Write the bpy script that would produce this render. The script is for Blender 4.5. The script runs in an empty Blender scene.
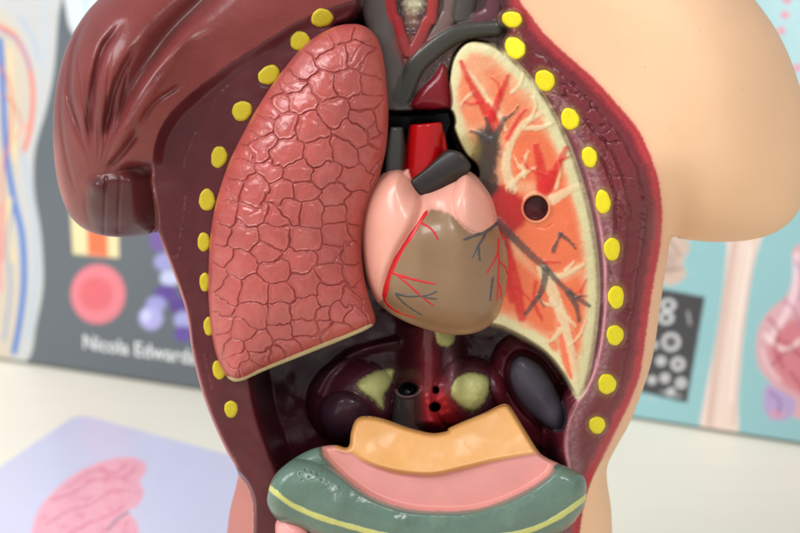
import bpy, math
import numpy as np
from mathutils import Vector, Matrix

# ------------------------------------------------------------------ camera, light, exposure
scene = bpy.context.scene
col = scene.collection
FPX, Z0, K, TILT = 1395.0, 0.42, 0.0003, 0.20      # focal length (px of an 800 px wide picture), metres
PITCH = math.radians(15)
CAMZ = 0.277
CAM = np.array([0.0, 0.0, CAMZ])
Rv = np.array([1.0, 0, 0]); Fv = np.array([0, math.cos(PITCH), -math.sin(PITCH)]); Uv = np.array([0, math.sin(PITCH), math.cos(PITCH)])
cd = bpy.data.cameras.new('camera'); cam = bpy.data.objects.new('camera', cd); col.objects.link(cam)
cam.location = CAM; cam.rotation_euler = (math.pi/2 - PITCH, 0, 0)
cd.sensor_width = 36; cd.lens = 36*FPX/800; cd.clip_start = 0.01; cd.clip_end = 50
cd.dof.use_dof = True; cd.dof.focus_distance = 0.41; cd.dof.aperture_fstop = 13.0
scene.camera = cam
w = bpy.data.worlds.new('World'); scene.world = w; w.use_nodes = True
bg = w.node_tree.nodes['Background']; bg.inputs[0].default_value = (0.93, 0.96, 1.0, 1); bg.inputs[1].default_value = 0.52
def area(name, loc, target, size, power, color, sy=None):
    l = bpy.data.lights.new(name, 'AREA'); l.energy = power; l.color = color; l.size = size
    if sy: l.shape = 'RECTANGLE'; l.size_y = sy
    o = bpy.data.objects.new(name, l); col.objects.link(o); o.location = loc
    o.rotation_euler = (Vector(target) - Vector(loc)).to_track_quat('-Z', 'Y').to_euler()
    return o
area('window_light', (-1.25, -0.20, 1.25), (0, 0.5, 0.15), 0.9, 27, (0.95, 0.97, 1.0), 0.9)
area('room_light', (0.30, -0.7, 1.1), (0, 0.5, 0.15), 0.35, 7.5, (1.0, 0.97, 0.92))
scene.view_settings.view_transform = 'Standard'; scene.view_settings.look = 'None'
scene.view_settings.exposure = 0.18; scene.view_settings.gamma = 1
scene.cycles.max_bounces = 6

# ------------------------------------------------------------------ mapping
def W(px, py, d):
    """model frame of the torso (units of 0.3 mm, d = depth away from the viewer) to world metres"""
    px = np.asarray(px, float); py = np.asarray(py, float); d = np.asarray(d, float)
    z = Z0 + K*(d + TILT*(py - 266.5))
    a = (px-400)/FPX*z; b = (266.5-py)/FPX*z
    return CAM + a[..., None]*Rv + b[..., None]*Uv + z[..., None]*Fv
def table_pt(px, py, h=0.0):
    dr = Fv + Rv*(px-400)/FPX + Uv*(266.5-py)/FPX
    return CAM + dr*((CAMZ-h)/(-dr[2]))
def project(P):
    q = P - CAM; z = q@Fv
    return 400+FPX*(q@Rv)/z, 266.5-FPX*(q@Uv)/z

# ------------------------------------------------------------------ fields
def lin(c):
    c = np.array(c, float)/255
    return np.where(c <= .04045, c/12.92, ((c+.055)/1.055)**2.4)
def ss(a, b, x):
    t = np.clip((x-a)/(b-a), 0, 1); return t*t*(3-2*t)
def vnoise(X, Y, sc, seed=0, octv=3):
    out = np.zeros(X.shape, np.float32); amp = 1; tot = 0
    for o in range(octv):
        r = np.random.RandomState(seed+o*17).rand(256, 256).astype(np.float32)
        x = X/sc+1000; y = Y/sc+1000
        i = np.floor(x).astype(int); j = np.floor(y).astype(int); fx = x-i; fy = y-j
        fx = fx*fx*(3-2*fx); fy = fy*fy*(3-2*fy)
        i %= 256; j %= 256; i1 = (i+1) % 256; j1 = (j+1) % 256
        out += amp*((r[i, j]*(1-fx)+r[i1, j]*fx)*(1-fy)+(r[i, j1]*(1-fx)+r[i1, j1]*fx)*fy)
        tot += amp; amp *= .5; sc *= .5
    return out/tot*2-1
def smooth(pts, n=8, closed=True):
    P = np.array(pts, float); m = len(P); out = []
    rng = range(m) if closed else range(m-1)
    for i in rng:
        if closed: a, b, c, d = P[(i-1) % m], P[i], P[(i+1) % m], P[(i+2) % m]
        else: a, b, c, d = P[max(i-1, 0)], P[i], P[i+1], P[min(i+2, m-1)]
        for k in range(n):
            t = k/n
            out.append(.5*((2*b)+(-a+c)*t+(2*a-5*b+4*c-d)*t*t+(-a+3*b-3*c+d)*t**3))
    if not closed: out.append(P[-1])
    return np.array(out)
def _window(X, Y, P, pad):
    m = (X > P[:, 0].min()-pad) & (X < P[:, 0].max()+pad) & (Y > P[:, 1].min()-pad) & (Y < P[:, 1].max()+pad)
    return m
def sdf(X, Y, P, pad=60):
    """signed distance to a closed outline, positive inside"""
    out = np.full(X.shape, -float(pad), np.float32); m = _window(X, Y, P, pad)
    x = X[m].astype(np.float32); y = Y[m].astype(np.float32)
    best = np.full(x.shape, 1e9, np.float32); ins = np.zeros(x.shape, bool)
    Q = np.roll(P, -1, 0)
    for (ax, ay), (bx, by) in zip(P, Q):
        dx, dy = bx-ax, by-ay; L = dx*dx+dy*dy
        if L < 1e-9: continue
        t = np.clip(((x-ax)*dx+(y-ay)*dy)/L, 0, 1)
        best = np.minimum(best, (x-ax-t*dx)**2+(y-ay-t*dy)**2)
        if ay != by:
            ins ^= ((ay > y) != (by > y)) & (x < (bx-ax)*(y-ay)/(by-ay)+ax)
    dd = np.sqrt(best); out[m] = np.maximum(np.where(ins, dd, -dd), -pad)
    return out
def ld(X, Y, pts, pad=30, n=6, curve=True):
    """distance to an open line and position along it 0..1"""
    P = smooth(pts, n, False) if curve and len(pts) > 2 else np.array(pts, float)
    dist = np.full(X.shape, 1e3, np.float32); T = np.zeros(X.shape, np.float32); m = _window(X, Y, P, pad)
    x = X[m].astype(np.float32); y = Y[m].astype(np.float32)
    best = np.full(x.shape, 1e9, np.float32); bt = np.zeros(x.shape, np.float32)
    seg = np.linalg.norm(P[1:]-P[:-1], axis=1); cum = np.r_[0, np.cumsum(seg)]; tot = cum[-1]
    for k in range(len(P)-1):
        ax, ay = P[k]; dx, dy = P[k+1]-P[k]; L = dx*dx+dy*dy
        if L < 1e-9: continue
        t = np.clip(((x-ax)*dx+(y-ay)*dy)/L, 0, 1); q = (x-ax-t*dx)**2+(y-ay-t*dy)**2
        u = q < best; best[u] = q[u]; bt[u] = ((cum[k]+t*seg[k])/tot)[u]
    dist[m] = np.sqrt(best); T[m] = bt
    return dist, T
def nearest(x, y, P):
    best = np.full(x.shape, 1e9); nx = x.copy(); ny = y.copy(); Q = np.roll(P, -1, 0)
    for (ax, ay), (bx, by) in zip(P, Q):
        dx, dy = bx-ax, by-ay; L = dx*dx+dy*dy
        if L < 1e-9: continue
        t = np.clip(((x-ax)*dx+(y-ay)*dy)/L, 0, 1); qx = ax+t*dx; qy = ay+t*dy
        q = (x-qx)**2+(y-qy)**2; u = q < best
        best[u] = q[u]; nx[u] = qx[u]; ny[u] = qy[u]
    return nx, ny
def infl(s, R):
    return np.sqrt(np.clip(1-(1-np.clip(s/R, 0, 1))**2, 0, 1))
def paint(C, m, c, a=1.0):
    m = (m*a)[..., None]
    C[...] = C*(1-m)+lin(c)*m

# ------------------------------------------------------------------ meshes
def tag(o, label=None, cat=None, group=None, kind=None):
    if label: o['label'] = label
    if cat: o['category'] = cat
    if group: o['group'] = group
    if kind: o['kind'] = kind
    return o
def empty(name, loc):
    o = bpy.data.objects.new(name, None); o.empty_display_size = .01; o.location = loc; col.objects.link(o); return o
def mesh(name, V, F, mat, parent=None, colr=None, rough=None, flat=False):
    V = np.asarray(V, float); F = np.asarray(F)
    if parent is not None: V = V-np.array(parent['_w'])
    me = bpy.data.meshes.new(name)
    me.vertices.add(len(V)); me.vertices.foreach_set('co', V.astype(np.float32).ravel())
    k = F.shape[1]
    me.loops.add(F.size); me.loops.foreach_set('vertex_index', F.astype(np.int32).ravel())
    me.polygons.add(len(F)); me.polygons.foreach_set('loop_start', np.arange(0, F.size, k, dtype=np.int32))
    me.update(calc_edges=True); me.validate()
    if not flat: me.shade_smooth()
    if colr is not None:
        a = me.color_attributes.new('Col', 'FLOAT_COLOR', 'POINT')
        c = np.ones((len(V), 4), np.float32); c[:, :3] = colr
        c[:, 3] = .35 if rough is None else rough
        a.data.foreach_set('color', c.ravel())
    o = bpy.data.objects.new(name, me); col.objects.link(o); me.materials.append(mat)
    if parent is not None: o.parent = parent
    return o
def root(name, loc, *a):
    o = empty(name, loc); o['_w'] = [float(v) for v in loc]; tag(o, *a); return o

def mat_paint(name, bump=.15, scale=900, coat=.15, speck=.12, crough=.12, sss=0.0, dist=.0002, spec=.4):
    m = bpy.data.materials.new(name); m.use_nodes = True; nt = m.node_tree; N = nt.nodes; L = nt.links
    b = N['Principled BSDF']
    at = N.new('ShaderNodeAttribute'); at.attribute_name = 'Col'
    tc = N.new('ShaderNodeTexCoord')
    n1 = N.new('ShaderNodeTexNoise'); n1.inputs['Scale'].default_value = scale; n1.inputs['Detail'].default_value = 4
    n2 = N.new('ShaderNodeTexNoise'); n2.inputs['Scale'].default_value = 2200; n2.inputs['Detail'].default_value = 2
    n3 = N.new('ShaderNodeTexNoise'); n3.inputs['Scale'].default_value = 90; n3.inputs['Detail'].default_value = 5
    for n in (n1, n2, n3): L.new(tc.outputs['Object'], n.inputs['Vector'])
    hs = N.new('ShaderNodeHueSaturation')
    mr = N.new('ShaderNodeMapRange'); mr.inputs['From Min'].default_value = .3; mr.inputs['From Max'].default_value = .7
    mr.inputs['To Min'].default_value = 1-speck; mr.inputs['To Max'].default_value = 1+speck
    ad = N.new('ShaderNodeMath'); ad.operation = 'ADD'
    ml = N.new('ShaderNodeMath'); ml.operation = 'MULTIPLY'; ml.inputs[1].default_value = .5
    L.new(n2.outputs['Fac'], ad.inputs[0]); L.new(n3.outputs['Fac'], ad.inputs[1]); L.new(ad.outputs[0], ml.inputs[0])
    L.new(ml.outputs[0], mr.inputs['Value']); L.new(mr.outputs[0], hs.inputs['Value'])
    L.new(at.outputs['Color'], hs.inputs['Color']); L.new(hs.outputs['Color'], b.inputs['Base Color'])
    r = N.new('ShaderNodeMath'); r.operation = 'MULTIPLY_ADD'; r.inputs[1].default_value = .3
    r0 = N.new('ShaderNodeMath'); r0.operation = 'SUBTRACT'; r0.inputs[1].default_value = .15
    L.new(n3.outputs['Fac'], r.inputs[0]); L.new(at.outputs['Alpha'], r.inputs[2]); L.new(r.outputs[0], r0.inputs[0])
    L.new(r0.outputs[0], b.inputs['Roughness'])
    b.inputs['Specular IOR Level'].default_value = spec
    b.inputs['Coat Weight'].default_value = coat; b.inputs['Coat Roughness'].default_value = crough
    if sss:
        b.inputs['Subsurface Weight'].default_value = sss; b.inputs['Subsurface Scale'].default_value = .002
    bp = N.new('ShaderNodeBump'); bp.inputs['Strength'].default_value = bump; bp.inputs['Distance'].default_value = dist
    L.new(n1.outputs['Fac'], bp.inputs['Height']); L.new(bp.outputs[0], b.inputs['Normal'])
    return m
M_flesh = mat_paint('painted_maroon_plastic', .30, 1100, .34, .16, .26, spec=.20)
M_skin = mat_paint('painted_skin_plastic', .05, 500, .0, .03, .0)
M_stump = mat_paint('painted_stump_plastic', .2, 1100, .05, .14, .2, spec=.32)
M_cav = mat_paint('painted_cavity_plastic', .25, 900, .12, .12, .16, spec=.26)
M_lung = mat_paint('painted_lung_plastic', .16, 700, .42, .12, .30)
M_heart = mat_paint('painted_heart_plastic', .06, 500, .15, .05)
M_gut = mat_paint('painted_gut_plastic', .12, 400, .08, .07)
M_rib = mat_paint('painted_rib_plastic', .3, 1500, .1, .10)
M_ves = mat_paint('painted_vessel_plastic', .1, 1500, .1, .08)
M_print = mat_paint('printed_cover', .02, 600, .25, .02)

def grid(x0, x1, y0, y1, st):
    return np.meshgrid(np.arange(x0, x1+st, st), np.arange(y0, y1+st, st))
def snapped(X, Y, P, st):
    """faces inside outline P, rim vertices moved onto it"""
    s = sdf(X, Y, P, pad=30)
    ins = s > .35*st
    q = ins[:-1, :-1] | ins[1:, :-1] | ins[1:, 1:] | ins[:-1, 1:]
    used = np.zeros(X.shape, bool)
    for a, b in ((0, 0), (1, 0), (1, 1), (0, 1)):
        used[a:a+q.shape[0], b:b+q.shape[1]] |= q
    rim = used & ~ins
    X = X.copy(); Y = Y.copy()
    nx, ny = nearest(X[rim], Y[rim], P); X[rim] = nx; Y[rim] = ny
    s[rim] = 0
    return X, Y, np.maximum(s, 0), q, rim
def faces_of(shape, q):
    h, wd = shape; idx = np.arange(h*wd).reshape(h, wd)
    return np.stack([idx[:-1, :-1][q], idx[1:, :-1][q], idx[1:, 1:][q], idx[:-1, 1:][q]], 1)
def compact(name, V, F, C, Rg, mat, parent):
    u, inv = np.unique(F, return_inverse=True); F2 = inv.reshape(F.shape)
    return mesh(name, V[u], F2, mat, parent, C[u], Rg[u])
def sampler(X1, Y1, D):
    def f(x, y):
        x = np.asarray(x, float); y = np.asarray(y, float)
        i = np.clip(np.searchsorted(X1, x)-1, 0, len(X1)-2); j = np.clip(np.searchsorted(Y1, y)-1, 0, len(Y1)-2)
        u = (x-X1[i])/(X1[i+1]-X1[i]); v = (y-Y1[j])/(Y1[j+1]-Y1[j])
        return (D[j, i]*(1-u)+D[j, i+1]*u)*(1-v)+(D[j+1, i]*(1-u)+D[j+1, i+1]*u)*v
    return f
def patch(name, P, D, lift, c, mat, parent, st=.7, edge=2.5, rough=.35, sink=1.5, nz=0, rag=.0):
    """a low raised lobe that follows the surface below it"""
    P = np.array(P, float)
    if rag:
        cc = P.mean(0); a = np.arctan2(P[:, 1]-cc[1], P[:, 0]-cc[0]); ph = cc[0]*1.7
        P = cc+(P-cc)*(1+rag*np.sin(3*a+ph)+.6*rag*np.sin(7*a+2*ph))[:, None]
    X, Y = grid(P[:, 0].min()-2, P[:, 0].max()+2, P[:, 1].min()-2, P[:, 1].max()+2, st)
    X, Y, s, q, rim = snapped(X, Y, P, st)
    d = D(X, Y)+sink-(lift+sink)*infl(s, edge if edge else 1)
    C = np.zeros(X.shape+(3,)); C[:] = lin(c)
    if nz: C *= (1+nz*vnoise(X, Y, 4, 5))[..., None]
    V = W(X, Y, d).reshape(-1, 3)
    return compact(name, V, faces_of(X.shape, q)[:, ::-1], C.reshape(-1, 3), np.full(X.size, rough), mat, parent)
def vein(name, lines, D, c, mat, parent, h=.8, sink=.6, rough=.3):
    """raised painted vessels: half round strands that follow the surface; lines = [(points, r0, r1)]"""
    VV = []; FF = []; n0 = 0; na = 7
    for pts, r0, r1 in lines:
        P = smooth(pts, 8, False) if len(pts) > 2 else np.linspace(pts[0], pts[1], 12)
        n = len(P); r0, r1 = r0*1.35, r1*1.35; T = np.gradient(P, axis=0); T /= np.linalg.norm(T, axis=1)[:, None]+1e-9
        Nn = np.stack([-T[:, 1], T[:, 0]], 1); t = np.linspace(0, 1, n)
        r = (r0+(r1-r0)*t)*(1+.12*np.sin(t*23+pts[0][0]))*np.sqrt(np.clip(np.minimum(t, 1-t)*14+.12, 0, 1))
        a = np.linspace(0, math.pi, na)
        x = P[:, 0][:, None]+Nn[:, 0][:, None]*np.cos(a)*r[:, None]; y = P[:, 1][:, None]+Nn[:, 1][:, None]*np.cos(a)*r[:, None]
        d = D(x, y)+sink-(h*.7+sink)*np.sin(a)*np.ones((n, 1))
        VV.append(W(x, y, d).reshape(-1, 3)); idx = np.arange(n*na).reshape(n, na)+n0
        FF.append(np.stack([idx[:-1, :-1].ravel(), idx[1:, :-1].ravel(), idx[1:, 1:].ravel(), idx[:-1, 1:].ravel()], 1)); n0 += n*na
    V = np.concatenate(VV); F = np.concatenate(FF)
    cc = np.tile(lin(c), (len(V), 1))
    return mesh(name, V, F, mat, parent, cc, np.full(len(V), rough))

# ------------------------------------------------------------------ table
def simple_mat(name, c, rough=.6, n_scale=8, var=.03, bump=.02):
    m = bpy.data.materials.new(name); m.use_nodes = True; N = m.node_tree.nodes; L = m.node_tree.links
    b = N['Principled BSDF']; b.inputs['Roughness'].default_value = rough
    tc = N.new('ShaderNodeTexCoord'); mp = N.new('ShaderNodeMapping'); mp.inputs['Scale'].default_value = (1, 9, 1)
    n = N.new('ShaderNodeTexNoise'); n.inputs['Scale'].default_value = n_scale; n.inputs['Detail'].default_value = 6
    L.new(tc.outputs['Object'], mp.inputs[0]); L.new(mp.outputs[0], n.inputs['Vector'])
    r = N.new('ShaderNodeMix'); r.data_type = 'RGBA'; l = lin(c)
    r.inputs[6].default_value = (*(l*(1-var)), 1); r.inputs[7].default_value = (*(np.minimum(l*(1+var), 1)), 1)
    L.new(n.outputs['Fac'], r.inputs[0]); L.new(r.outputs[2], b.inputs['Base Color'])
    bp = N.new('ShaderNodeBump'); bp.inputs['Strength'].default_value = bump; L.new(n.outputs['Fac'], bp.inputs['Height']); L.new(bp.outputs[0], b.inputs['Normal'])
    return m
def boxmesh(x0, x1, y0, y1, z0, z1):
    V = [(x, y, z) for z in (z0, z1) for y in (y0, y1) for x in (x0, x1)]
    F = [(0, 2, 3, 1), (4, 5, 7, 6), (0, 1, 5, 4), (2, 6, 7, 3), (0, 4, 6, 2), (1, 3, 7, 5)]
    return np.array(V, float), F
V, F = boxmesh(-1.2, 1.2, -.15, 1.6, -.03, 0)
tb = mesh('table_top', V, F, simple_mat('cream_table', (238, 232, 216), .45), flat=True)
tag(tb, kind='structure')
bv = tb.modifiers.new('bevel', 'BEVEL'); bv.width = .004; bv.segments = 3

# ------------------------------------------------------------------ books
def book(name, a, b, ua, ub, height, thick, lean, painter, label, cat, cover_edge, st=.0009):
    """a, b: two points of the bottom front edge; extends ua.. ub times along it"""
    A = table_pt(*a); B = table_pt(*b); e = B-A; Lh = np.linalg.norm(e); e /= Lh
    n = np.array([-e[1], e[0], 0.0]);  n = n if n[1] > 0 else -n      # away from viewer
    up = np.array([0, 0, math.cos(lean)])+n*math.sin(lean); nb = n*math.cos(lean)-np.array([0, 0, math.sin(lean)])
    O = A+e*ua*Lh + np.array([0, 0, .0006+thick*math.sin(lean)]); width = (ub-ua)*Lh
    rt = root(name, O, label, cat)
    us = np.arange(0, width+st, st); vs = np.arange(0, height+st, st); Ug, Vg = np.meshgrid(us, vs)
    P = O+Ug[..., None]*e+Vg[..., None]*up
    px, py = project(P.reshape(-1, 3)); px = px.reshape(Ug.shape); py = py.reshape(Ug.shape)
    C = np.zeros(Ug.shape+(3,)); painter(px, py, C)
    q = np.ones((Ug.shape[0]-1, Ug.shape[1]-1), bool)
    mesh('front_cover', P.reshape(-1, 3), faces_of(Ug.shape, q), M_print, rt, C.reshape(-1, 3), np.full(Ug.size, .45))
    Wd, Ht = us[-1], vs[-1]
    def block(nm, u0, u1, v0, v1, w0, w1, c):
        V, F = boxmesh(u0, u1, w0, w1, v0, v1)
        V = O+V[:, 0:1]*e+V[:, 2:3]*up+V[:, 1:2]*nb
        return mesh(nm, V, F, M_print, rt, np.tile(lin(c), (8, 1)), np.full(8, .6), True)
    block('cover_board', 0, Wd, 0, Ht, .0004, .0022, cover_edge)
    block('page_block', .004, Wd-.001, .003, Ht-.003, .0022, thick-.0022, (235, 230, 215))
    block('back_cover', 0, Wd, 0, Ht, thick-.0022, thick, cover_edge)
    return rt, O, e, up, nb
def E(cx, cy, rx, ry, n=28, rot=0):
    a = np.linspace(0, 2*math.pi, n, endpoint=False); x = rx*np.cos(a); y = ry*np.sin(a); c, s = math.cos(rot), math.sin(rot)
    return np.stack([cx+x*c-y*s, cy+x*s+y*c], 1)
def blob(px, py, C, P, c, soft=1.0, a=1.0):
    paint(C, ss(-soft, soft, sdf(px, py, P, 20)), c, a)
def strk(px, py, C, pts, r, c, soft=1.0, a=1.0):
    d, t = ld(px, py, pts, 20+r); paint(C, 1-ss(r-soft, r+soft, d), c, a)
def paint_dark(px, py, C):
    C[:] = lin((92, 99, 104))
    # figure panel on white, left
    F1 = smooth([(-160, -60), (20, -60), (62, -30), (58, 20), (54, 70), (46, 110), (35, 150), (34, 190), (41, 235), (43, 285), (36, 325), (26, 362), (-20, 380), (-160, 380)])
    blob(px, py, C, F1, (190, 191, 190), 1)
    blob(px, py, C, smooth([(-40, 20), (10, 20), (26, 60), (28, 120), (18, 170), (16, 230), (22, 290), (10, 360), (-40, 380)]), (204, 186, 158), 8, .7)
    strk(px, py, C, [(-5, 25), (14, 36), (28, 62), (33, 95), (30, 130), (24, 150)], 2.2, (222, 120, 100), 1.5)
    strk(px, py, C, [(28, 125), (20, 132), (14, 140)], 1.5, (238, 160, 140), 1.5)
    strk(px, py, C, [(0, 40), (3, 90), (6, 150), (14, 200), (22, 235), (24, 280), (20, 320), (14, 352)], 2.8, (58, 112, 186), 1.5)
    strk(px, py, C, [(10, 50), (12, 110), (14, 160)], 2.0, (235, 205, 140), 2, .6)
    strk(px, py, C, [(20, 18), (34, 40), (38, 60)], 2, (150, 175, 205), 2, .5)
    strk(px, py, C, [(10, 200), (8, 230), (12, 260)], 3, (235, 210, 140), 2, .6)
    strk(px, py, C, [(-2, 205), (0, 250), (0, 290)], 3, (225, 130, 140), 2, .6)
    blob(px, py, C, smooth([(66, -60), (66, 10), (78, 40), (110, 60), (180, 60), (180, -60)]), (204, 212, 212), 1.5)
    for l_, w_, c_ in [([(-6, 60), (8, 80), (12, 110), (8, 150)], 1.1, (205, 90, 80)), ([(4, 95), (14, 105), (22, 125)], .9, (205, 90, 80)), ([(6, 150), (2, 180), (4, 220), (2, 260)], 1.2, (205, 96, 88)), ([(22, 150), (30, 190), (36, 230), (36, 280), (28, 340)], 1.0, (150, 180, 210)),
                      ([(14, 200), (8, 240), (10, 290), (4, 340)], 1.2, (84, 134, 192)), ([(0, 30), (20, 44), (30, 70)], 1.0, (90, 140, 200)), ([(42, -10), (46, 30), (44, 70)], .9, (170, 190, 210)), ([(84, -20), (86, 10), (90, 32)], 1.2, (170, 190, 205)), ([(100, -20), (102, 16)], 1.0, (205, 150, 140))]:
        strk(px, py, C, l_, w_, c_, 1.0, .8)
    # tissue cube
    P = np.array([(70, 205), (118, 212), (119, 258), (73, 254)], float); blob(px, py, C, P, (226, 210, 160), 1)
    P = np.array([(86, 205), (107, 208), (108, 257), (88, 255)], float); blob(px, py, C, P, (226, 112, 70), 2)
    # cell
    blob(px, py, C, E(98, 294, 27.5, 30), (214, 118, 128), 1.5); blob(px, py, C, E(96, 294, 17, 17), (205, 70, 78), 3)
    blob(px, py, C, E(97, 294, 24, 26), (226, 130, 138), 2, .4)
    # violet chromosome
    for (x, y, rx, ry, c) in [(158, 240, 9, 12, (110, 84, 150)), (164, 262, 10, 9, (150, 150, 200)), (170, 278, 10, 8, (190, 195, 225)), (176, 252, 9, 12, (150, 150, 200)),
                              (166, 293, 12, 8, (90, 62, 140)), (156, 304, 10, 8, (150, 150, 205)), (151, 318, 12, 12, (168, 165, 215)), (180, 306, 11, 9, (84, 56, 132)),
                              (184, 320, 10, 9, (160, 160, 210)), (183, 334, 9, 8, (96, 70, 150)), (146, 316, 5, 6, (200, 200, 235)), (192, 290, 8, 10, (150, 150, 205))]:
        blob(px, py, C, E(x, y, rx, ry), c, 2.5)
def paint_teal(px, py, C):
    C[:] = lin((132, 178, 182))
    blob(px, py, C, np.array([(690, -80), (1100, -80), (1100, 190), (800, 120), (760, 40)], float), (172, 206, 210), 40)
    for x, y in [(787, 0), (785, 15), (781, 31), (797, 68), (792, -14), (800, 88)]: blob(px, py, C, E(x, y, 4.5, 4), (214, 150, 165), 1.5)
    P = np.array([(668, 290), (705, 297), (687, 403), (600, 382), (620, 283)], float); blob(px, py, C, P, (62, 62, 66), 1)
    for (x, y) in [(668, 305), (666, 318)]:
        d = np.sqrt(((px-x)/1.2)**2+(py-y)**2); paint(C, 1-ss(1, 2.4, np.abs(d-5)), (205, 205, 205), .9)
    for l_ in ([(655, 300), (654, 322)], [(688, 312), (690, 324)], [(648, 398), (655, 399)], [(662, 392), (668, 393)], [(676, 396), (681, 396)]): strk(px, py, C, l_, 1.0, (190, 190, 190), 1, .8)
    for (x, y, r) in [(671, 342, 12), (678, 364, 8.5), (661, 361, 5), (665, 378, 5), (681, 383, 6), (652, 380, 4), (671, 392, 4), (654, 345, 3.5)]:
        d = np.sqrt((px-x)**2+(py-y)**2); paint(C, 1-ss(1, 3, np.abs(d-r*.62)), (200, 200, 200), .9); paint(C, 1-ss(0, 2, d-1), (150, 150, 150), .6)
    P = smooth([(655, 225), (678, 232), (690, 246), (683, 262), (686, 276), (670, 286), (655, 276), (640, 250)]); blob(px, py, C, P, (196, 172, 158), 2)
    blob(px, py, C, E(668, 262, 9, 12), (170, 145, 135), 3, .6)
    P = smooth([(728, 200), (772, 200), (766, 225), (755, 260), (748, 300), (742, 350), (738, 400), (736, 438), (702, 432), (704, 400), (714, 350), (722, 300), (727, 250)], 6)
    blob(px, py, C, P, (222, 200, 188), 2)
    strk(px, py, C, [(739, 220), (728, 300), (716, 380), (710, 430)], 3, (200, 168, 158), 3, .7)
    strk(px, py, C, [(752, 250), (740, 320), (732, 400)], 2, (236, 222, 212), 2, .7)
    P = smooth([(793, 250), (812, 246), (830, 300), (850, 380), (830, 430), (800, 420), (782, 406), (772, 385), (758, 365), (757, 335), (768, 312), (786, 296), (794, 275)], 6)
    blob(px, py, C, P, (206, 160, 166), 2)
    blob(px, py, C, smooth([(770, 340), (800, 318), (830, 350), (820, 395), (795, 392), (775, 372)]), (196, 112, 122), 6, .9)
    strk(px, py, C, [(797, 255), (792, 300), (770, 340)], 3, (232, 205, 212), 3, .8)
    strk(px, py, C, [(765, 335), (785, 350), (800, 340)], 2, (236, 215, 215), 2, .8)
    strk(px, py, C, [(772, 365), (790, 350), (806, 360)], 1.2, (150, 70, 90), 1.5, .8)
    blob(px, py, C, smooth([(766, 385), (784, 392), (796, 402), (790, 418), (772, 420), (764, 408)]), (172, 150, 190), 2)
    blob(px, py, C, E(777, 414, 7, 4), (206, 150, 165), 2)
    for l_, w_, c_ in [([(768, 318), (778, 330), (776, 350), (784, 368)], 1.2, (150, 60, 74)), ([(776, 340), (790, 344), (800, 356)], 1.0, (160, 66, 80)), ([(784, 300), (796, 312), (800, 330)], 1.4, (176, 120, 150)), ([(790, 372), (800, 384), (806, 398)], 1.2, (150, 56, 72)), ([(762, 350), (768, 366), (780, 380)], 1.4, (226, 190, 196)),
                      ([(796, 262), (804, 280), (800, 300)], 1.3, (150, 120, 165)), ([(770, 392), (780, 402), (778, 414)], 1.2, (120, 96, 150)), ([(734, 240), (724, 300), (715, 360), (708, 425)], 1.0, (186, 150, 138)), ([(756, 240), (746, 300), (738, 360), (733, 425)], 1.0, (196, 164, 152)), ([(660, 240), (672, 244), (680, 256)], 1.2, (140, 112, 104)), ([(656, 262), (668, 270), (682, 268)], 1.2, (140, 112, 104))]:
        strk(px, py, C, l_, w_, c_, 1.0, .8)
bk, O, e, up, nb = book('anatomy_book', (0, 361), (192, 390), -.55, 1.62, .30, .022, math.radians(4), paint_dark,
     'dark grey anatomy book with printed blood cell and white author name, standing behind the torso', 'book', (80, 86, 92))
fc = bpy.data.curves.new('author_name', 'FONT'); fc.body = 'Nicola Edwards'; fc.size = .0122; fc.extrude = .0001; fc.offset = .00016; fc.space_character = 1.0
fo = bpy.data.objects.new('author_name', fc); col.objects.link(fo); fo.parent = bk
# where the printed name stands on the cover
dr = Fv+Rv*(83-400)/FPX+Uv*(266.5-348)/FPX; t = ((O-CAM)@nb)/(dr@nb); Pt = CAM+dr*t-nb*.0003
Mx = Matrix(((e[0], up[0], -nb[0], 0), (e[1], up[1], -nb[1], 0), (e[2], up[2], -nb[2], 0), (0, 0, 0, 1))); Mx.translation = Vector(Pt-O)
tm = simple_mat('white_ink', (225, 226, 226), .5)
bpy.context.view_layer.update()
tme = bpy.data.meshes.new_from_object(fo); bpy.data.objects.remove(fo); tme.name = 'author_name'; tme.materials.clear(); tme.materials.append(tm)
fo = bpy.data.objects.new('author_name', tme); col.objects.link(fo); fo.parent = bk; fo.matrix_local = Mx
book('anatomy_book', (633, 420), (800, 446), -.62, 2.0, .30, .022, math.radians(4), paint_teal,
     'teal anatomy book with printed bone, heart and black square of circles', 'book', (110, 160, 165))

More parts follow.
